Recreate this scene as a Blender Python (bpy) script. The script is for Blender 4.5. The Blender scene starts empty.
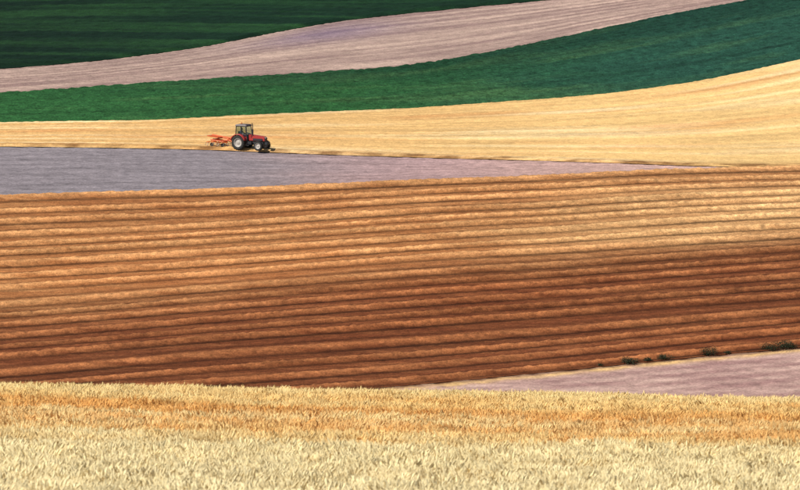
import bpy, bmesh, math, random
import numpy as np
from mathutils import Vector, Matrix
random.seed(7); rng=np.random.default_rng(7)
scene=bpy.context.scene
scene.view_settings.view_transform='Standard'; scene.view_settings.look='None'; scene.view_settings.exposure=0

# ---------------------------------------------------------------- noise
TAB=rng.random((256,256))
def vn(x,y,seed=0):
    x=x+seed*17.37; y=y+seed*9.71
    xi=np.floor(x).astype(int); yi=np.floor(y).astype(int)
    fx=x-xi; fy=y-yi
    fx=fx*fx*(3-2*fx); fy=fy*fy*(3-2*fy)
    a=TAB[xi&255,yi&255]; b=TAB[(xi+1)&255,yi&255]; c=TAB[xi&255,(yi+1)&255]; d=TAB[(xi+1)&255,(yi+1)&255]
    return (a*(1-fx)+b*fx)*(1-fy)+(c*(1-fx)+d*fx)*fy
def fbm(x,y,sx,sy,octv=3,seed=0):
    s=0;w=0;a=1
    for o in range(octv):
        s=s+a*vn(x/sx*(2**o),y/sy*(2**o),seed+o*3+1); w+=a; a*=.55
    return s/w
def sstep(a,b,x):
    t=np.clip((x-a)/(b-a),0,1); return t*t*(3-2*t)

# ---------------------------------------------------------------- terrain height
PY=[-400,0,60,95,140,180,230,400,540,570,600,690,720,760,790,850,1000,1500,2500,4000,7000]
PZ=[20,-1.7,-10.3,-14.3,-19.42,-23.6,-31.6,-58,-86,-84.5,-79,-66.8,-65.2,-63.0,-60.9,-58.3,-45,-5,12,60,160]
gy=np.arange(-400,7001,1.0); gz=np.interp(gy,PY,PZ)
k=np.exp(-.5*(np.arange(-36,37)/10.0)**2); k/=k.sum()
gz=np.convolve(np.pad(gz,36,mode='edge'),k,mode='valid')
def H(x,y):
    x=np.asarray(x,float); y=np.asarray(y,float)
    z=np.interp(y,gy,gz)
    fg=1-sstep(230,420,y)
    z=z-0.0175*60*np.tanh(x/60)*fg
    far=sstep(560,640,y)
    z=z+far*(0.25*np.sin(x/23+y/35)+0.2*np.sin(x/11-y/21+1.3))
    z=z+3.2*sstep(5,75,x)*sstep(705,830,y)
    z=z-1.0*sstep(10,80,-x)*sstep(760,840,y)
    z=z+sstep(1000,2200,y)*(25*np.sin(x/420+1)+14*np.sin(x/230+y/500))
    return z
PITCH=math.radians(6)
def ground_at(c,r):
    dx=(c-400)/6666.67; dy=(245-r)/6666.67
    d=np.array([dx, math.cos(PITCH)+dy*math.sin(PITCH), -math.sin(PITCH)+dy*math.cos(PITCH)])
    t=np.arange(560,1500,.25)
    P=d[None,:]*t[:,None]
    i=np.argmax(P[:,2]<=H(P[:,0],P[:,1]))
    return P[i]
def curve(pts):
    W=np.array([ground_at(c,r)[:2] for c,r in pts])
    xs=np.arange(-90,90.1,.5)
    ys=np.interp(xs,W[:,0],W[:,1])
    kk=np.exp(-.5*(np.arange(-16,17)/5.0)**2); kk/=kk.sum()
    ys=np.convolve(np.pad(ys,16,mode='edge'),kk,mode='valid')
    return lambda x: np.interp(x,xs,ys)
C1=curve([(-120,430),(5,420),(200,402),(400,386),(500,377),(600,367),(700,357),(796,348),(900,338)])
C2=curve([(-120,202),(5,196),(100,192.5),(240,189),(400,182),(550,177),(700,170),(796,168),(900,166)])
_C3=curve([(-120,146),(5,147),(100,148),(200,150),(275,153),(400,157),(500,160),(600,163),(700,167),(796,167.3),(900,165)])
_C4=curve([(-120,125),(5,124),(150,122.5),(250,117),(400,111),(500,103.5),(600,96),(700,83),(796,62),(900,42)])
_C5=curve([(-120,102),(5,95),(150,85),(300,76),(400,69),(450,61),(520,48),(600,30),(680,14),(730,5),(800,-8),(900,-20)])
_C6=curve([(-120,74),(5,69),(100,61),(200,48),(260,35),(330,22),(400,14),(480,6),(550,0),(800,-25),(900,-35)])
C3=lambda x: np.maximum(_C3(x),C2(x)+.4)
C4=lambda x: np.maximum(_C4(x),C3(x)+.4)
C5=lambda x: np.maximum(_C5(x),C4(x)+.4)
C6=lambda x: np.maximum(_C6(x),C5(x)+.4)

# ---------------------------------------------------------------- materials
def new_mat(name):
    m=bpy.data.materials.new(name); m.use_nodes=True
    nt=m.node_tree; b=nt.nodes['Principled BSDF']
    b.inputs['Specular IOR Level'].default_value=.12
    return m,nt,b
def field_mat(name,rough=.95,scale=3.0,stretch=(1,1,1),amp=.35,detail=3):
    m,nt,b=new_mat(name); b.inputs['Roughness'].default_value=rough
    L=nt.links.new
    at=nt.nodes.new('ShaderNodeAttribute'); at.attribute_name='Col'
    tc=nt.nodes.new('ShaderNodeTexCoord'); mp=nt.nodes.new('ShaderNodeMapping'); mp.inputs['Scale'].default_value=stretch
    L(tc.outputs['Object'],mp.inputs['Vector'])
    n=nt.nodes.new('ShaderNodeTexNoise'); n.inputs['Scale'].default_value=scale; n.inputs['Detail'].default_value=detail; n.inputs['Roughness'].default_value=.65
    L(mp.outputs[0],n.inputs['Vector'])
    mr=nt.nodes.new('ShaderNodeMapRange'); mr.inputs['From Min'].default_value=.3; mr.inputs['From Max'].default_value=.7
    mr.inputs['To Min'].default_value=1-amp; mr.inputs['To Max'].default_value=1+amp
    L(n.outputs[0],mr.inputs['Value'])
    vm=nt.nodes.new('ShaderNodeVectorMath'); vm.operation='SCALE'
    L(at.outputs['Color'],vm.inputs[0]); L(mr.outputs[0],vm.inputs['Scale'])
    L(vm.outputs[0],b.inputs['Base Color'])
    return m
def simple(name,col,rough=.5,metal=0,spec=.4,var=.15,scale=6):
    m,nt,b=new_mat(name); L=nt.links.new
    b.inputs['Roughness'].default_value=rough; b.inputs['Metallic'].default_value=metal; b.inputs['Specular IOR Level'].default_value=spec
    tc=nt.nodes.new('ShaderNodeTexCoord'); n=nt.nodes.new('ShaderNodeTexNoise'); n.inputs['Scale'].default_value=scale; n.inputs['Detail'].default_value=5
    L(tc.outputs['Object'],n.inputs['Vector'])
    mx=nt.nodes.new('ShaderNodeMix'); mx.data_type='RGBA'
    mx.inputs[6].default_value=(*[c*(1-var) for c in col],1); mx.inputs[7].default_value=(*[min(1,c*(1+var)) for c in col],1)
    L(n.outputs[0],mx.inputs[0]); L(mx.outputs[2],b.inputs['Base Color'])
    return m
def s2l(r,g,b):
    f=lambda c:(c/255/12.92 if c/255<=.04045 else ((c/255+.055)/1.055)**2.4)
    return np.array([f(r),f(g),f(b)])*.88
def lerp(a,b,t):
    return a*(1-t[...,None])+b*t[...,None]

# ---------------------------------------------------------------- strip meshes
def cols(half,step,outer=1500):
    d=np.arange(-half,half+step/2,step)
    g=half+step*(1.25**np.arange(1,60)-1)/.25; g=g[g<outer]; g=np.append(g,outer)
    return np.concatenate([-g[::-1],d,g])
def strip(name,xs,ylo,yhi,ny,disp,colf,mat,zoff=0.0):
    v=np.linspace(0,1,ny)
    X=np.repeat(xs[None,:],ny,0); V=np.repeat(v[:,None],len(xs),1)
    lo=ylo(xs) if callable(ylo) else np.full(len(xs),float(ylo))
    hi=yhi(xs) if callable(yhi) else np.full(len(xs),float(yhi))
    Y=lo[None,:]*(1-V)+hi[None,:]*V
    Z=H(X,Y)+zoff
    if disp is not None: Z=Z+disp(X,Y,V)
    co=np.stack([X,Y,Z],-1).reshape(-1,3).astype(np.float32)
    nx=len(xs); idx=np.arange(ny*nx).reshape(ny,nx)
    q=np.stack([idx[:-1,:-1],idx[:-1,1:],idx[1:,1:],idx[1:,:-1]],-1).reshape(-1,4).astype(np.int32)
    me=bpy.data.meshes.new(name); me.vertices.add(len(co)); me.vertices.foreach_set('co',co.ravel())
    me.loops.add(q.size); me.loops.foreach_set('vertex_index',q.ravel())
    me.polygons.add(len(q)); me.polygons.foreach_set('loop_start',np.arange(0,q.size,4,dtype=np.int32))
    me.polygons.foreach_set('use_smooth',np.ones(len(q),bool))
    me.update(calc_edges=True)
    C=colf(X,Y,V).reshape(-1,3); C=np.clip(C,0.002,.9)
    ca=me.color_attributes.new('Col','FLOAT_COLOR','POINT')
    ca.data.foreach_set('color',np.concatenate([C,np.ones((len(C),1))],1).astype(np.float32).ravel())
    o=bpy.data.objects.new(name,me); scene.collection.objects.link(o); me.materials.append(mat)
    return o
ONE=lambda X: np.ones(X.shape+(3,))

# --- windrow (mown) field
NR=19.0
def phase(X,V):
    return NR*(V+.010*np.sin(V*17)+.006*np.sin(V*41+1))+.13*(fbm(X,V*NR,40,3,2,4)-.5)*2
def prof(f):
    return np.exp(-(np.abs(f-.5)/.15)**2.4)
def brown_d(X,Y,V):
    p=phase(X,V); f=p%1.0
    rown=vn(X/20,np.floor(p)*7.7,9)
    m=prof(f)
    n=fbm(X,Y,4.0,.9,3,21); n2=fbm(X,Y,.5,.22,2,31)
    e=sstep(0,.012,V)*(1-sstep(.99,1,V))
    return e*(m*(.24+.16*rown+.12*(n-.5)+.14*(n2-.5)) + .10*(n2-.5)+.04)
def brown_c(X,Y,V):
    p=phase(X,V); f=p%1.0; row=np.floor(p)
    m=prof((f-.02)%1)
    dark=1-sstep(.36,.62,V-.0012*X+.05*(fbm(X,Y,26,8,2,5)-.5))  # lower field: cloud shadow and redder, denser straw both put into the colour
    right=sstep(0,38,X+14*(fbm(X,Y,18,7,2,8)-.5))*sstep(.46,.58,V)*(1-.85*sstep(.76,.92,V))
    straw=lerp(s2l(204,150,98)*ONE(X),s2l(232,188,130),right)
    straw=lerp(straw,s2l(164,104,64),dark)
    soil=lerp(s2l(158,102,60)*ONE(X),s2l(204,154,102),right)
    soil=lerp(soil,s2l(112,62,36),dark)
    mix=np.clip(m*.75+1.0*(fbm(X,Y,5,.7,3,14)-.42),0,1)
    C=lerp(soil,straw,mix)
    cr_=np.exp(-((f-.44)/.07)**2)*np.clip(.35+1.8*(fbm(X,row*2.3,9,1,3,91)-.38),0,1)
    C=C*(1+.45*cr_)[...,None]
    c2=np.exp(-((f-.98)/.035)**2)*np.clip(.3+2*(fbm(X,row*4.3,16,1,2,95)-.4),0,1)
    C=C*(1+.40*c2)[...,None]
    row_shade=np.exp(-((f-.23)/.07)**4)*np.clip(.75+1.0*(fbm(X,row*3.3,18,1,2,61)-.4),0,1)  # shadow side beneath each windrow, painted as a dark stripe
    C=C*(1-.64*row_shade)[...,None]
    dark_line=np.exp(-((f-.82)/.045)**2)*np.clip(.45+1.4*(fbm(X,row*5.1,14,1,2,64)-.4),0,1)  # second, thinner dark line in each row
    C=C*(1-.50*dark_line)[...,None]
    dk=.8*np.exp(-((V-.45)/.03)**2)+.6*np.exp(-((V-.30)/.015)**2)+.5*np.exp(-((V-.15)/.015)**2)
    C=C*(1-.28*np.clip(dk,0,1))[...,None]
    red=np.clip(2*(fbm(X,V*8,30,1.3,3,77)-.5),0,1)
    C=C*(1-red[...,None]*np.array([.10,.20,.24]))
    rowr=vn(row*3.3,X/40,12)
    b=1.02+.24*(fbm(X,Y,4.5,.5,3,17)-.5)+.30*(rowr-.5)+.62*(fbm(X,Y,.5,.24,2,19)-.5)
    return C*b[...,None]
m_brown=field_mat('mown_straw_mat',scale=6,amp=.38)
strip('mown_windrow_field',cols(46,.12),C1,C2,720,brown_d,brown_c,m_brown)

# --- pale pink bare soil field at lower right
def pink_d(X,Y,V): return .12*(fbm(X,Y,.8,.5,3,41)-.5)-.05
def pink_c(X,Y,V):
    st=.5+.5*np.sin((Y-C1(X))*2*np.pi/2.6+2*(fbm(X,Y,9,3,2,4)-.5))
    C=lerp(s2l(160,124,118)*ONE(X),s2l(206,172,158),np.clip(st*.4+1.4*(fbm(X,Y,5,1.5,3,2)-.35),0,1))
    d=C1(X)-Y
    edge=np.exp(-((d-.8)/.8)**2)
    C=lerp(C,s2l(228,186,128),np.clip(edge*1.6*fbm(X,Y,1.5,1,2,6),0,1))
    C=lerp(C,s2l(90,52,34),np.exp(-(d/.6)**2)*np.clip(1.6*fbm(X,Y,1.5,1,2,16),0,1))
    return C*(.75+.5*fbm(X,Y,.7,.4,2,3))[...,None]
m_soil=field_mat('bare_soil_mat',scale=4,amp=.26)
strip('bare_soil_field',cols(46,.2),lambda x:C1(x)-42,C1,180,pink_d,pink_c,m_soil)

# --- grey / mauve tilled strip
def grey_c(X,Y,V):
    t=sstep(-22,14,X+8*(fbm(X,Y,10,5,2,6)-.5))
    C=lerp(s2l(148,138,142)*ONE(X),s2l(208,170,158),t)
    C=lerp(C,s2l(168,136,144),np.exp(-((X-2)/12)**2)*.4*np.ones_like(X))
    st=np.sin(V*60)*.05+np.sin(V*23+1)*.04
    return C*(.90+st+.45*(fbm(X,Y,6,.8,3,3)-.5)+.5*(fbm(X,Y,.6,.4,2,5)-.5))[...,None]
strip('tilled_field',cols(52,.22),C2,C3,130,lambda X,Y,V:.12*(fbm(X,Y,.8,.5,3,45)-.5)-.04,grey_c,m_soil)

# --- ochre stubble field
def och_d(X,Y,V):
    return sstep(0,.03,V)*(.18+.12*(fbm(X,Y,.6,.45,3,51)-.5)+.03*np.sin(V*90))+.22*np.exp(-((Y-C3(X)-.6)/.5)**2)*fbm(X,Y,1.2,1,2,4)
def och_c(X,Y,V):
    t=sstep(-30,40,X)
    C=lerp(s2l(220,174,112)*ONE(X),s2l(240,197,130),t)
    dst=Y-C3(X)
    st=.06*np.sin(V*52+3*fbm(X,Y,25,9,2,3))+.05*np.sin(V*131+2*fbm(X,Y,20,5,2,9))+.40*(fbm(X,V*30,14,1.1,3,8)-.5)
    redd=np.clip(2.4*(fbm(X,V*18,22,1.5,3,71)-.50),0,1)
    C=lerp(C,s2l(210,146,90),redd)
    lt=np.clip(2.6*(fbm(X,V*24,30,1.2,3,73)-.50),0,1)
    C=lerp(C,s2l(252,224,170),lt*.85)
    C=C*(1.0+st+.34*(fbm(X,Y,.7,.5,2,5)-.5))[...,None]
    edge=np.exp(-((dst-.5)/.9)**2)*np.clip(2.4*(fbm(X,Y,2.5,1,3,13)-.25),0,1)
    C=lerp(C,s2l(118,78,44),np.clip(edge,0,1)*.9)
    return C
m_och=field_mat('stubble_mat',scale=4,amp=.22)
strip('stubble_field',cols(56,.2),C3,C4,240,och_d,och_c,m_och)

# --- green crop
def grn_d(X,Y,V):
    e=sstep(0,.03,V)*(1-sstep(.98,1,V))
    return e*(.35+.30*(fbm(X,Y,.7,.7,3,61)-.5)+.06*np.sin(V*150))
def grn_c(X,Y,V):
    t=sstep(-10,35,X+12*(fbm(X,Y,15,9,2,2)-.5))
    C=lerp(s2l(44,90,48)*ONE(X),s2l(38,78,62),t)
    lt=np.clip(2.2*(fbm(X,V*9,16,1.2,3,33)-.50),0,1)
    C=lerp(C,s2l(90,126,74),lt*.5)
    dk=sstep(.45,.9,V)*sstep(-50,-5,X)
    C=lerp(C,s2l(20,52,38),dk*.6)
    ln=np.exp(-((V-.22-.02*np.sin(X/14))/.018)**2)
    C=C*(1-.3*ln)[...,None]
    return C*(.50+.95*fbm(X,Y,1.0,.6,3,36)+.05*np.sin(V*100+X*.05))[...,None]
m_grn=field_mat('leafy_crop_mat',rough=.8,scale=4.5,amp=.5)
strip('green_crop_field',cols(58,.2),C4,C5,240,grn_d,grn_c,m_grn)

# --- mauve ploughed field
def mau_c(X,Y,V):
    st=.5+.5*np.sin(V*75+2*fbm(X,Y,20,8,2,3))
    C=lerp(s2l(158,130,122)*ONE(X),s2l(214,184,166),np.clip(.30*st+1.5*(fbm(X,V*22,14,1,3,5)-.38),0,1))
    pu=np.exp(-((X+9)/9)**2-((V-.78)/.16)**2)
    C=lerp(C,s2l(128,108,134),pu*.7)
    return C*(.92+.45*(fbm(X,Y,.8,.5,2,5)-.5))[...,None]
strip('ploughed_field',cols(60,.24),C5,C6,210,lambda X,Y,V:.02*np.sin(V*150)+.14*(fbm(X,Y,.9,.6,3,47)-.5)-.04,mau_c,m_soil)

# --- dark green field behind
def dg_c(X,Y,V):
    C=lerp(s2l(18,46,27)*ONE(X),s2l(44,84,42),np.clip(2.2*(fbm(X,Y,30,3.5,3,3)-.44),0,1))
    C=C*(.66+.34*sstep(-52,-12,X))[...,None]  # cloud shadow over the left part, painted into the green
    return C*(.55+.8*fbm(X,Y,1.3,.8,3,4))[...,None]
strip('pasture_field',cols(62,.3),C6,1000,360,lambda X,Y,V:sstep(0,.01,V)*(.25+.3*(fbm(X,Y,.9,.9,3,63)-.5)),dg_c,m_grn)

# --- valley meadow and foreground wheat soil
strip('valley_meadow',cols(60,2),300,lambda x:C1(x)-42,120,None,lambda X,Y,V:lerp(s2l(70,100,50)*ONE(X),s2l(110,120,60),fbm(X,Y,20,20,3,3)),m_grn)
m_wg=field_mat('wheat_soil_mat',scale=3,amp=.3)
strip('wheat_field',cols(30,.5),-60,300,300,None,lambda X,Y,V:lerp(s2l(200,150,82)*ONE(X),s2l(230,185,110),fbm(X,Y,3,1,3,3)),m_wg)

# --- base ground to the horizon
bx=np.concatenate([np.arange(-5000,-600,200),np.arange(-600,600,30),np.arange(600,5001,200)]).astype(float)
def base_d(X,Y,V): return -1.6*(1-sstep(1000,1060,Y))*1.0
def base_c(X,Y,V):
    n=fbm(X,Y,260,130,2,3)
    return lerp(s2l(60,95,50)*ONE(X),s2l(200,165,105),sstep(.48,.52,n))
o=strip('ground',bx,-350,6900,1800,base_d,base_c,field_mat('ground_mat',scale=.5,amp=.3))

# ---------------------------------------------------------------- wheat
mw,nt,b=new_mat('ripe_wheat_mat'); L=nt.links.new
b.inputs['Roughness'].default_value=.7; b.inputs['Specular IOR Level'].default_value=.1
g=nt.nodes.new('ShaderNodeNewGeometry'); mp=nt.nodes.new('ShaderNodeMapping'); mp.inputs['Scale'].default_value=(.12,.10,0)
L(g.outputs['Position'],mp.inputs['Vector'])
n1=nt.nodes.new('ShaderNodeTexNoise'); n1.inputs['Scale'].default_value=1; n1.inputs['Detail'].default_value=5; n1.inputs['Roughness'].default_value=.7; L(mp.outputs[0],n1.inputs['Vector'])
sp=nt.nodes.new('ShaderNodeSeparateXYZ'); L(g.outputs['Position'],sp.inputs[0])
ad=nt.nodes.new('ShaderNodeMath'); ad.operation='MULTIPLY_ADD'; L(n1.outputs[0],ad.inputs[0]); ad.inputs[1].default_value=60; L(sp.outputs['Y'],ad.inputs[2])
mr=nt.nodes.new('ShaderNodeMapRange'); mr.inputs['From Min'].default_value=120; mr.inputs['From Max'].default_value=220; L(ad.outputs[0],mr.inputs['Value'])
cr=nt.nodes.new('ShaderNodeValToRGB'); e=cr.color_ramp.elements
e[0].position=0; e[0].color=(.90,.76,.44,1)
e[1].position=1; e[1].color=(.90,.68,.31,1)
for p,c in [(.30,(.90,.74,.40)),(.40,(.88,.62,.26)),(.46,(.84,.46,.15)),(.52,(.90,.68,.32)),(.60,(.82,.42,.12)),(.68,(.88,.58,.22)),(.80,(.90,.68,.31))]:
    x=e.new(p); x.color=(*c,1)
L(mr.outputs[0],cr.inputs[0])
oi=nt.nodes.new('ShaderNodeObjectInfo'); mr2=nt.nodes.new('ShaderNodeMapRange'); mr2.inputs['To Min'].default_value=.72; mr2.inputs['To Max'].default_value=1.08
L(oi.outputs['Random'],mr2.inputs['Value'])
vm=nt.nodes.new('ShaderNodeVectorMath'); vm.operation='SCALE'; L(cr.outputs[0],vm.inputs[0]); L(mr2.outputs[0],vm.inputs['Scale'])
L(vm.outputs[0],b.inputs['Base Color'])

tc=bpy.data.collections.new('wheat_tufts')
for k_ in range(8):
    vs=[];fs=[]
    for s in range(18):
        a=random.random()*6.283; r=.22*math.sqrt(random.random()); bx0=r*math.cos(a); by0=r*math.sin(a)
        h=random.uniform(.66,.82); lx=random.gauss(0,.05)+.03; ly=random.gauss(0,.05)
        w=.004
        i=len(vs)
        top=Vector((bx0+lx,by0+ly,h))
        vs+=[(bx0-w,by0-w,.25),(bx0+w,by0+w,.25),(top.x+w,top.y+w,top.z),(top.x-w,top.y-w,top.z)]; fs.append((i,i+1,i+2,i+3))
        d=Vector((lx*3+random.gauss(0,.22)+.15,ly*3+random.gauss(0,.22),1)).normalized()
        ax=d.cross(Vector((0,1,0))).normalized(); ay=d.cross(ax)
        rings=[]
        ln=random.uniform(.09,.14)
        for t,rr in [(0,.006),(.3,.016),(.75,.013),(1,.004)]:
            c=top+d*ln*t+Vector((.02*t*t,0,-.012*t*t)); i=len(vs); rings.append(i)
            for q in range(4):
                an=q*6.283/4+.4; p=c+ax*rr*math.cos(an)+ay*rr*math.sin(an); vs.append(tuple(p))
        for a0,a1 in zip(rings,rings[1:]):
            for q in range(4): fs.append((a0+q,a0+(q+1)%4,a1+(q+1)%4,a1+q))
        for q in range(2):
            c=top+d*ln*(.4+.4*q); dd=(d+Vector((random.gauss(0,.3),random.gauss(0,.3),0))).normalized()*.08
            i=len(vs); vs+=[tuple(c-ax*.002),tuple(c+ax*.002),tuple(c+dd)]; fs.append((i,i+1,i+2))
        if s%3==0:
            z0=h*random.uniform(.6,.85); c=Vector((bx0+lx*z0/h,by0+ly*z0/h,z0)); an=random.random()*6.283
            dr=Vector((math.cos(an),math.sin(an),0)); sd=Vector((-dr.y,dr.x,0))*.006
            p1=c+dr*.08+Vector((0,0,.05)); p2=c+dr*.18-Vector((0,0,.03)); i=len(vs)
            vs+=[tuple(c-sd),tuple(c+sd),tuple(p1+sd),tuple(p1-sd),tuple(p2)]; fs+=[(i,i+1,i+2,i+3),(i+3,i+2,i+4)]
    me=bpy.data.meshes.new('wheat_tuft'); me.from_pydata(vs,[],fs); me.materials.append(mw)
    tc.objects.link(bpy.data.objects.new('wheat_tuft',me))
N=26000
yy=rng.uniform(74,215,N*2); hw=.06*yy+6; keep=rng.random(N*2)<hw/hw.max()
yy=yy[keep]; hw=hw[keep]; xx=rng.uniform(-1,1,len(yy))*hw
zz=H(xx,yy)
sc=.89+.20*fbm(xx,yy,2.5,2.5,3,3)+.17*(rng.random(len(xx))-.5)
me=bpy.data.meshes.new('wheat_crop'); me.vertices.add(len(xx))
me.vertices.foreach_set('co',np.stack([xx,yy,zz],-1).astype(np.float32).ravel())
at=me.attributes.new('sc','FLOAT','POINT'); at.data.foreach_set('value',sc.astype(np.float32))
wo=bpy.data.objects.new('wheat_crop',me); scene.collection.objects.link(wo)
ng=bpy.data.node_groups.new('scatter_wheat','GeometryNodeTree')
ng.interface.new_socket('Geometry',in_out='INPUT',socket_type='NodeSocketGeometry')
ng.interface.new_socket('Geometry',in_out='OUTPUT',socket_type='NodeSocketGeometry')
A=ng.nodes.new
gi=A('NodeGroupInput'); go=A('NodeGroupOutput'); iop=A('GeometryNodeInstanceOnPoints'); ci=A('GeometryNodeCollectionInfo')
ci.inputs['Collection'].default_value=tc; ci.inputs['Separate Children'].default_value=True; ci.inputs['Reset Children'].default_value=True
rv=A('FunctionNodeRandomValue'); rv.data_type='FLOAT_VECTOR'; rv.inputs[0].default_value=(-.06,-.06,-3.1); rv.inputs[1].default_value=(.06,.06,3.1)
na=A('GeometryNodeInputNamedAttribute'); na.data_type='FLOAT'; na.inputs['Name'].default_value='sc'
iop.inputs['Pick Instance'].default_value=True
K=ng.links.new
K(gi.outputs[0],iop.inputs['Points']); K(ci.outputs[0],iop.inputs['Instance']); K(rv.outputs[0],iop.inputs['Rotation']); K(na.outputs['Attribute'],iop.inputs['Scale'])
K(iop.outputs[0],go.inputs[0])
md=wo.modifiers.new('scatter','NODES'); md.node_group=ng
me.materials.append(mw)

# ---------------------------------------------------------------- object helpers
def mesh_obj(name,bm,mat,parent,smooth=False):
    me=bpy.data.meshes.new(name); bm.normal_update(); bm.to_mesh(me); bm.free()
    if smooth:
        for p in me.polygons: p.use_smooth=True
    me.materials.append(mat); o=bpy.data.objects.new(name,me); scene.collection.objects.link(o); o.parent=parent; return o
def hexa(name,pts,mat,parent,bev=.02):
    bm=bmesh.new(); v=[bm.verts.new(p) for p in pts]
    for f in [(3,2,1,0),(4,5,6,7),(0,1,5,4),(1,2,6,5),(2,3,7,6),(3,0,4,7)]: bm.faces.new([v[i] for i in f])
    if bev: bmesh.ops.bevel(bm,geom=bm.edges[:],offset=bev,segments=2,affect='EDGES')
    return mesh_obj(name,bm,mat,parent)
def box(name,x0,x1,y0,y1,z0,z1,mat,parent,bev=.02):
    return hexa(name,[(x0,y0,z0),(x1,y0,z0),(x1,y1,z0),(x0,y1,z0),(x0,y0,z1),(x1,y0,z1),(x1,y1,z1),(x0,y1,z1)],mat,parent,bev)
def tubes(name,segs,r,mat,parent,n=8):
    bm=bmesh.new()
    for a,b_ in segs:
        a=Vector(a); b_=Vector(b_); d=b_-a; q=d.to_track_quat('Z','Y').to_matrix().to_4x4()
        bmesh.ops.create_cone(bm,cap_ends=True,segments=n,radius1=r,radius2=r,depth=d.length,matrix=Matrix.Translation((a+b_)/2)@q)
    return mesh_obj(name,bm,mat,parent)
def lathe(name,prof,cx,cy,cz,mat,parent,n=36):
    bm=bmesh.new(); R=[]
    for i in range(n):
        a=i*2*math.pi/n; R.append([bm.verts.new((cx+r*math.cos(a),cy+y,cz+r*math.sin(a))) for r,y in prof])
    for i in range(n):
        A_=R[i];B_=R[(i+1)%n]
        for j in range(len(prof)-1): bm.faces.new((A_[j],A_[j+1],B_[j+1],B_[j]))
    bmesh.ops.recalc_face_normals(bm,faces=bm.faces[:])
    return mesh_obj(name,bm,mat,parent,True)
def wheel(pref,cx,cy,r,w,parent,rub,rim):
    h=w/2; ri=r*.6
    lathe(pref+'_tyre',[(ri,-h*.8),(r*.8,-h),(r*.95,-h*.9),(r*.97,-h*.4),(r*.97,h*.4),(r*.95,h*.9),(r*.8,h),(ri,h*.8),(ri,-h*.8)],cx,cy,r,rub,parent)
    bm=bmesh.new(); n=20
    for i in range(n):
        for sgn in (-1,1):
            a=(i+(.5 if sgn>0 else 0))*2*math.pi/n
            M=Matrix.Translation((cx,cy+sgn*h*.5,r))@Matrix.Rotation(-a,4,'Y')@Matrix.Translation((r*.975,0,0))@Matrix.Rotation(sgn*.6,4,'X')@Matrix.Diagonal((r*.07,h*1.05,r*.07,1))
            bmesh.ops.create_cube(bm,size=1,matrix=M)
    mesh_obj(pref+'_lugs',bm,rub,parent)
    lathe(pref+'_rim',[(0.001,-h*.35),(ri*.35,-h*.4),(ri*.45,-h*.15),(ri*.85,-h*.25),(ri*.9,-h*.7),(ri*1.03,-h*.82),(ri*1.03,h*.82),(ri*.9,h*.7),(ri*.85,h*.25),(.001,h*.3)],cx,cy,r,rim,parent)

red=simple('red_paint',(.36,.035,.03),.4,var=.3); dark=simple('dark_metal',(.03,.03,.035),.55); rub=simple('tyre_rubber',(.03,.028,.026),.9,var=.4)
rimm=simple('rim_paint',(.42,.38,.34),.5,var=.3); org=simple('orange_paint',(.62,.11,.02),.45,var=.25); grey=simple('cast_iron',(.12,.11,.11),.6)
rooft=simple('roof_paint',(.10,.07,.07),.4); steel=simple('steel',(.35,.34,.33),.4,metal=.6)
lamp=simple('lamp_glass',(.8,.8,.75),.15)
skin=simple('skin',(.45,.25,.17),.6); cloth=simple('blue_cloth',(.05,.09,.2),.9); hairm=simple('hair',(.04,.025,.015),.8)
glass=bpy.data.materials.new('cab_glass'); glass.use_nodes=True; gt=glass.node_tree
gl=gt.nodes.new('ShaderNodeBsdfGlossy'); gl.inputs['Roughness'].default_value=.05; tp=gt.nodes.new('ShaderNodeBsdfTransparent'); tp.inputs['Color'].default_value=(.7,.78,.76,1)
mxs=gt.nodes.new('ShaderNodeMixShader'); mxs.inputs[0].default_value=.15
gt.links.new(tp.outputs[0],mxs.inputs[1]); gt.links.new(gl.outputs[0],mxs.inputs[2]); gt.links.new(mxs.outputs[0],gt.nodes['Material Output'].inputs['Surface'])

T=bpy.data.objects.new('tractor',None); scene.collection.objects.link(T)
wheel('rear_right_wheel',0,-.85,.80,.45,T,rub,rimm); wheel('rear_left_wheel',0,.85,.80,.45,T,rub,rimm)
wheel('front_right_wheel',2.45,-.78,.53,.34,T,rub,rimm); wheel('front_left_wheel',2.45,.78,.53,.34,T,rub,rimm)
tubes('rear_axle',[((0,-.8,.8),(0,.8,.8))],.13,grey,T,12); tubes('front_axle',[((2.45,-.75,.53),(2.45,.75,.53))],.08,grey,T,12)
box('transmission',-.45,1.3,-.24,.24,.55,1.0,grey,T,.04); box('engine',1.3,2.75,-.22,.22,.55,1.0,dark,T,.04)
hexa('hood',[(.95,-.36,1.0),(2.95,-.29,1.0),(2.95,.29,1.0),(.95,.36,1.0),(.95,-.33,1.68),(2.9,-.25,1.5),(2.9,.25,1.5),(.95,.33,1.68)],red,T,.05)
box('grille',2.93,2.985,-.23,.23,1.05,1.42,dark,T,.01)
for sgn in (-1,1):
    box('side_grille',1.5,2.7,sgn*.335-.02,sgn*.335+.0,1.05,1.28,dark,T,.008) if sgn<0 else box('side_grille_left',1.5,2.7,.315,.345,1.05,1.28,dark,T,.008)
    tubes('headlight_'+('r' if sgn<0 else 'l'),[((2.93,sgn*.17,1.38),(3.0,sgn*.17,1.38))],.06,lamp,T,12)
box('front_weights',2.95,3.3,-.3,.3,.62,.95,dark,T,.03)
tubes('exhaust',[((1.45,-.30,1.5),(1.45,-.30,2.75)),((1.45,-.30,2.75),(1.36,-.30,2.92))],.05,dark,T,10)
tubes('muffler',[((1.45,-.30,1.7),(1.45,-.30,2.25))],.09,dark,T,12)
box('cab_floor',-.55,.95,-.62,.62,.98,1.08,dark,T,.01)
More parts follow.
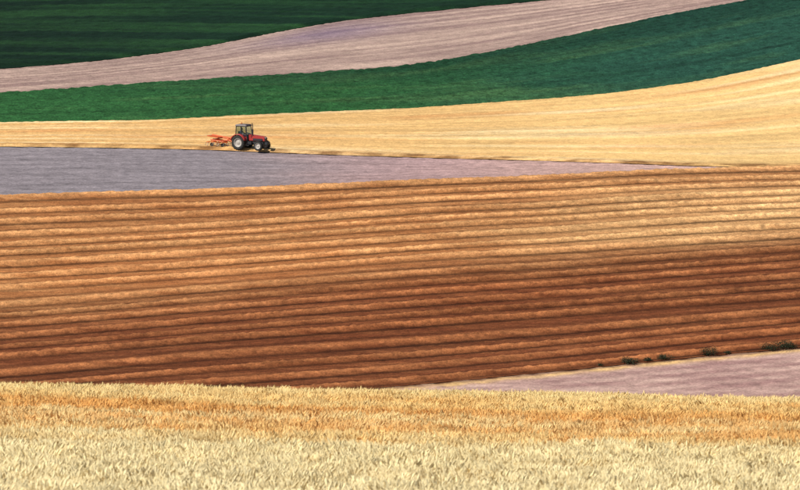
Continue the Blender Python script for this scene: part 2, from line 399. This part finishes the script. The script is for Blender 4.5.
lo=[(-.55,-.6,1.08),(.92,-.6,1.08),(.92,.6,1.08),(-.55,.6,1.08)]; hi=[(-.48,-.55,2.55),(.72,-.55,2.55),(.72,.55,2.55),(-.48,.55,2.55)]
seg=[(lo[i],hi[i]) for i in range(4)]+[((.15,-.6,1.08),(.12,-.55,2.55)),((.15,.6,1.08),(.12,.55,2.55))]
seg+=[(hi[i],hi[(i+1)%4]) for i in range(4)]+[(lo[i],lo[(i+1)%4]) for i in range(4)]
tubes('cab_frame',seg,.045,dark,T,8)
def pane(name,p):
    bm=bmesh.new(); bm.faces.new([bm.verts.new(q) for q in p]); mesh_obj(name,bm,glass,T)
for i,nm in enumerate(['window_right','windscreen','window_left','window_rear']):
    pane(nm,[lo[i],lo[(i+1)%4],hi[(i+1)%4],hi[i]])
hexa('door_panel',[(-.5,-.63,1.0),(.9,-.63,1.0),(.9,-.605,1.0),(-.5,-.605,1.0),(-.5,-.63,1.45),(.85,-.63,1.45),(.85,-.605,1.45),(-.5,-.605,1.45)],red,T,.008)
hexa('cab_roof',[(-.62,-.68,2.57),(.88,-.68,2.57),(.88,.68,2.57),(-.62,.68,2.57),(-.5,-.58,2.74),(.75,-.58,2.74),(.75,.58,2.74),(-.5,.58,2.74)],rooft,T,.05)
hexa('dashboard',[(.62,-.3,1.08),(.9,-.3,1.08),(.9,.3,1.08),(.62,.3,1.08),(.68,-.3,1.62),(.88,-.3,1.66),(.88,.3,1.66),(.68,.3,1.62)],dark,T,.03)
box('seat',-.35,.12,-.24,.24,1.3,1.42,dark,T,.04); hexa('seat_back',[(-.4,-.24,1.42),(-.28,-.24,1.42),(-.28,.24,1.42),(-.4,.24,1.42),(-.5,-.22,1.95),(-.4,-.22,1.95),(-.4,.22,1.95),(-.5,.22,1.95)],dark,T,.03)
tubes('seat_post',[((-.12,0,1.05),(-.12,0,1.3))],.08,dark,T)
tubes('steering_column',[((.7,0,1.5),(.5,0,1.72))],.025,dark,T)
bm=bmesh.new()
for i in range(16):
    a=i*math.pi/8; c=(i+1)*math.pi/8
    ax=Vector((.0,1,0)); ay=Vector((.7,0,.7))
    p=Vector((.5,0,1.73))+ax*.19*math.cos(a)+ay*.19*math.sin(a); q=Vector((.5,0,1.73))+ax*.19*math.cos(c)+ay*.19*math.sin(c); d=q-p
    bmesh.ops.create_cone(bm,cap_ends=True,segments=6,radius1=.015,radius2=.015,depth=d.length,matrix=Matrix.Translation((p+q)/2)@d.to_track_quat('Z','Y').to_matrix().to_4x4())
mesh_obj('steering_wheel',bm,dark,T)
for sgn,nm in((-1,'right_mudguard'),(1,'left_mudguard')):
    bm=bmesh.new(); rows=[]
    for i in range(13):
        a=math.radians(15+i*150/12); r=.93
        rows.append([bm.verts.new((r*math.cos(a),sgn*.58,.8+r*math.sin(a))),bm.verts.new((r*math.cos(a),sgn*1.1,.8+r*math.sin(a))),bm.verts.new(((r-.07)*math.cos(a),sgn*1.12,.8+(r-.07)*math.sin(a)))])
    for a_,b_ in zip(rows,rows[1:]):
        for j in range(2): bm.faces.new((a_[j],a_[j+1],b_[j+1],b_[j]))
    o=mesh_obj(nm,bm,red,T,True); s=o.modifiers.new('s','SOLIDIFY'); s.thickness=.02
tubes('steps',[((.95,-.62,1.0),(.95,-.72,.5)),((1.2,-.62,1.0),(1.2,-.72,.5)),((.95,-.72,.5),(1.2,-.72,.5)),((.95,-.67,.75),(1.2,-.67,.75))],.018,dark,T)
box('fuel_tank',.85,1.45,-.62,-.3,.6,.95,dark,T,.05)
tubes('mirror_arm',[((.85,-.62,2.2),(1.0,-.95,2.2))],.012,dark,T); box('mirror',.98,1.02,-1.02,-.86,2.0,2.32,dark,T,.01)
tubes('linkage',[((-.35,-.35,.6),(-1.15,-.4,.75)),((-.35,.35,.6),(-1.15,.4,.75)),((-.4,0,1.1),(-1.15,0,1.3))],.035,dark,T)
tubes('beacon',[((-.3,.3,2.74),(-.3,.3,2.88))],.05,org,T,10)
J={'pel':(-.12,0,1.52),'ch':(-.18,0,1.86),'nk':(-.15,0,2.04),'hd':(-.11,0,2.14),'hd2':(-.10,0,2.24),
 'rs':(-.17,-.19,1.96),'re':(.03,-.26,1.74),'rh':(.34,-.15,1.78),'ls':(-.17,.19,1.96),'le':(.03,.26,1.74),'lh':(.34,.15,1.78),
 'rhip':(-.08,-.1,1.5),'rk':(.36,-.14,1.52),'ra':(.44,-.14,1.14),'lhip':(-.08,.1,1.5),'lk':(.36,.14,1.52),'la':(.44,.14,1.14)}
E=[('pel','ch'),('ch','nk'),('nk','hd'),('hd','hd2'),('ch','rs'),('rs','re'),('re','rh'),('ch','ls'),('ls','le'),('le','lh'),('pel','rhip'),('rhip','rk'),('rk','ra'),('pel','lhip'),('lhip','lk'),('lk','la')]
Rr={'pel':.15,'ch':.15,'nk':.06,'hd':.095,'hd2':.085,'rs':.07,'ls':.07,'re':.05,'le':.05,'rh':.035,'lh':.035,'rhip':.09,'lhip':.09,'rk':.065,'lk':.065,'ra':.045,'la':.045}
kn=list(J); me=bpy.data.meshes.new('driver'); me.from_pydata([J[k_] for k_ in kn],[(kn.index(a),kn.index(b_)) for a,b_ in E],[])
dr=bpy.data.objects.new('driver',me); scene.collection.objects.link(dr); dr.parent=T
dr.modifiers.new('skin','SKIN'); sv=me.skin_vertices[0].data
for i,k_ in enumerate(kn): sv[i].radius=(Rr[k_],Rr[k_]); sv[i].use_root=(k_=='pel')
ss=dr.modifiers.new('sub','SUBSURF'); ss.levels=1; ss.render_levels=2
me.materials.append(cloth)
bm=bmesh.new(); bmesh.ops.create_uvsphere(bm,u_segments=16,v_segments=12,radius=.105,matrix=Matrix.Translation((-.09,0,2.2))@Matrix.Diagonal((1,.82,1.2,1))); mesh_obj('driver_head',bm,skin,T,True)
bm=bmesh.new(); bmesh.ops.create_uvsphere(bm,u_segments=16,v_segments=12,radius=.112,matrix=Matrix.Translation((-.11,0,2.235))@Matrix.Diagonal((1,.84,1.05,1)))
bmesh.ops.delete(bm,geom=[v for v in bm.verts if v.co.z<2.23 and v.co.x>-.12],context='VERTS'); mesh_obj('driver_hair',bm,hairm,T,True)

I=bpy.data.objects.new('hay_tedder',None); scene.collection.objects.link(I)
tubes('headstock',[((-1.15,-.42,.72),(-1.15,.42,.72)),((-1.15,-.42,.72),(-1.15,0,1.42)),((-1.15,.42,.72),(-1.15,0,1.42)),((-1.15,0,1.42),(-1.9,0,.95))],.055,org,I)
tubes('main_beam',[((-1.15,0,.85),(-3.75,.0,.95)),((-1.3,-.1,1.15),(-3.9,.1,1.42))],.07,org,I)
tubes('cross_beams',[((-1.75,-1.1,.85),(-1.75,1.1,.85)),((-3.3,-1.2,1.0),(-3.3,1.2,1.0)),((-1.75,-1.1,.85),(-3.3,-1.2,1.0)),((-1.75,1.1,.85),(-3.3,1.2,1.0))],.06,org,I)
tines=[]; arms=[]
for cx,cy in((-2.1,-.75),(-2.1,.75),(-3.5,-.7),(-3.5,.7)):
    for j in range(7):
        a=j*2*math.pi/7; ex,ey=cx+.62*math.cos(a),cy+.62*math.sin(a)
        arms.append(((cx,cy,.78),(ex,ey,.68))); tines.append(((ex,ey,.68),(ex+.05*math.cos(a),ey+.05*math.sin(a),.32)))
        tines.append(((ex+.05,ey,.68),(ex+.11*math.cos(a),ey+.11*math.sin(a),.34)))
    arms.append(((cx,cy,.6),(cx,cy,1.0)))
tubes('rotor_arms',arms,.035,org,I,6); tubes('tines',tines,.014,steel,I,5)
hexa('guard_plate',[(-3.9,-1.0,1.34),(-2.6,-.9,1.18),(-2.6,.2,1.18),(-3.9,.3,1.34),(-3.9,-1.0,1.42),(-2.6,-.9,1.26),(-2.6,.2,1.26),(-3.9,.3,1.42)],org,I,.01)
for j,(cx,cy) in enumerate(((-2.1,-.75),(-3.5,-.7))):
    lathe('support_wheel_%d'%j,[(.05,-.06),(.14,-.07),(.2,-.05),(.2,.05),(.14,.07),(.05,.06),(.05,-.06)],cx,cy,.42,rub,I,20)
gp=ground_at(242.5,151)
yaw=math.radians(-30)
for o in (T,I):
    o.location=(gp[0],gp[1]+.7,float(H(gp[0],gp[1]+.7))+.05); o.rotation_euler=(0,math.radians(0),yaw)

# ---------------------------------------------------------------- shrubs along the track
lf,ltn,lb=new_mat('shrub_leaf_mat'); lb.inputs['Roughness'].default_value=.7
oi=ltn.nodes.new('ShaderNodeNewGeometry'); cr=ltn.nodes.new('ShaderNodeValToRGB'); cr.color_ramp.elements[0].color=(.010,.018,.010,1); cr.color_ramp.elements[1].color=(.05,.06,.03,1)
ltn.links.new(oi.outputs['Random Per Island'],cr.inputs[0]); ltn.links.new(cr.outputs[0],lb.inputs['Base Color'])
def shrub(c,r,w,h,n):
    p=ground_at(c,r); vs=[];fs=[]
    lobes=[(random.uniform(-.4,.4)*w,random.uniform(-.3,.3)*w,random.uniform(.3,.6)*h,random.uniform(.3,.5)) for _ in range(6)]
    for i in range(8):
        l=random.choice(lobes); q=Vector(l[:3]); k0=len(vs); vs+=[(-.015,0,0),(.015,0,0),(q.x+.008,q.y,q.z),(q.x-.008,q.y,q.z)]; fs.append((k0,k0+1,k0+2,k0+3))
    for i in range(n):
        l=random.choice(lobes); d=Vector((random.gauss(0,1),random.gauss(0,1),random.gauss(0,1))).normalized()*random.random()**.4
        q=Vector((l[0]+d.x*w*l[3],l[1]+d.y*w*l[3],max(.02,l[2]+d.z*h*.5)))
        a=Vector((random.gauss(0,1),random.gauss(0,1),random.gauss(0,1))).normalized(); b_=a.orthogonal().normalized(); s=random.uniform(.03,.07)
        k0=len(vs); vs+=[tuple(q-a*s),tuple(q+b_*s*.5),tuple(q+a*s),tuple(q-b_*s*.5)]; fs.append((k0,k0+1,k0+2,k0+3))
    me=bpy.data.meshes.new('shrub'); me.from_pydata(vs,[],fs); me.materials.append(lf)
    o=bpy.data.objects.new('shrub',me); o.location=(p[0],p[1],float(H(p[0],p[1]))-.03); scene.collection.objects.link(o)
for c,r,w,h,n in [(630,363.5,1.5,.7,900),(648,361.5,.8,.4,300),(664,360,1.2,.6,600),(708,356,1.3,.9,900),(727,354,.6,.35,200),(768,350.5,1.3,.7,600),(779,349.5,1.7,.9,1000),(790,348.5,1.0,.6,500),(600,366.5,.5,.3,150)]:
    shrub(c,r,w,h,n)

# ---------------------------------------------------------------- light, world, camera
sd=Vector((-.60,-.40,.70)).normalized()
el=math.asin(sd.z); az=math.atan2(sd.x,sd.y)
w=bpy.data.worlds.new('World'); scene.world=w; w.use_nodes=True
sk=w.node_tree.nodes.new('ShaderNodeTexSky'); sk.sky_type='NISHITA'; sk.sun_disc=False; sk.sun_elevation=el; sk.sun_rotation=az
w.node_tree.links.new(sk.outputs[0],w.node_tree.nodes['Background'].inputs[0]); w.node_tree.nodes['Background'].inputs[1].default_value=.07
sl=bpy.data.lights.new('sun','SUN'); sl.energy=5; sl.angle=math.radians(.5); sl.color=(1,.96,.88)
so=bpy.data.objects.new('sun',sl); scene.collection.objects.link(so); so.rotation_euler=sd.to_track_quat('Z','Y').to_euler(); so.location=(0,0,200)
cd=bpy.data.cameras.new('camera'); cd.lens=300; cd.sensor_width=36; cd.clip_start=.5; cd.clip_end=20000
cd.dof.use_dof=True; cd.dof.focus_distance=715; cd.dof.aperture_fstop=11
co=bpy.data.objects.new('camera',cd); scene.collection.objects.link(co); co.rotation_euler=(math.radians(90)-PITCH,0,0)
scene.camera=co
print('tractor at',gp)
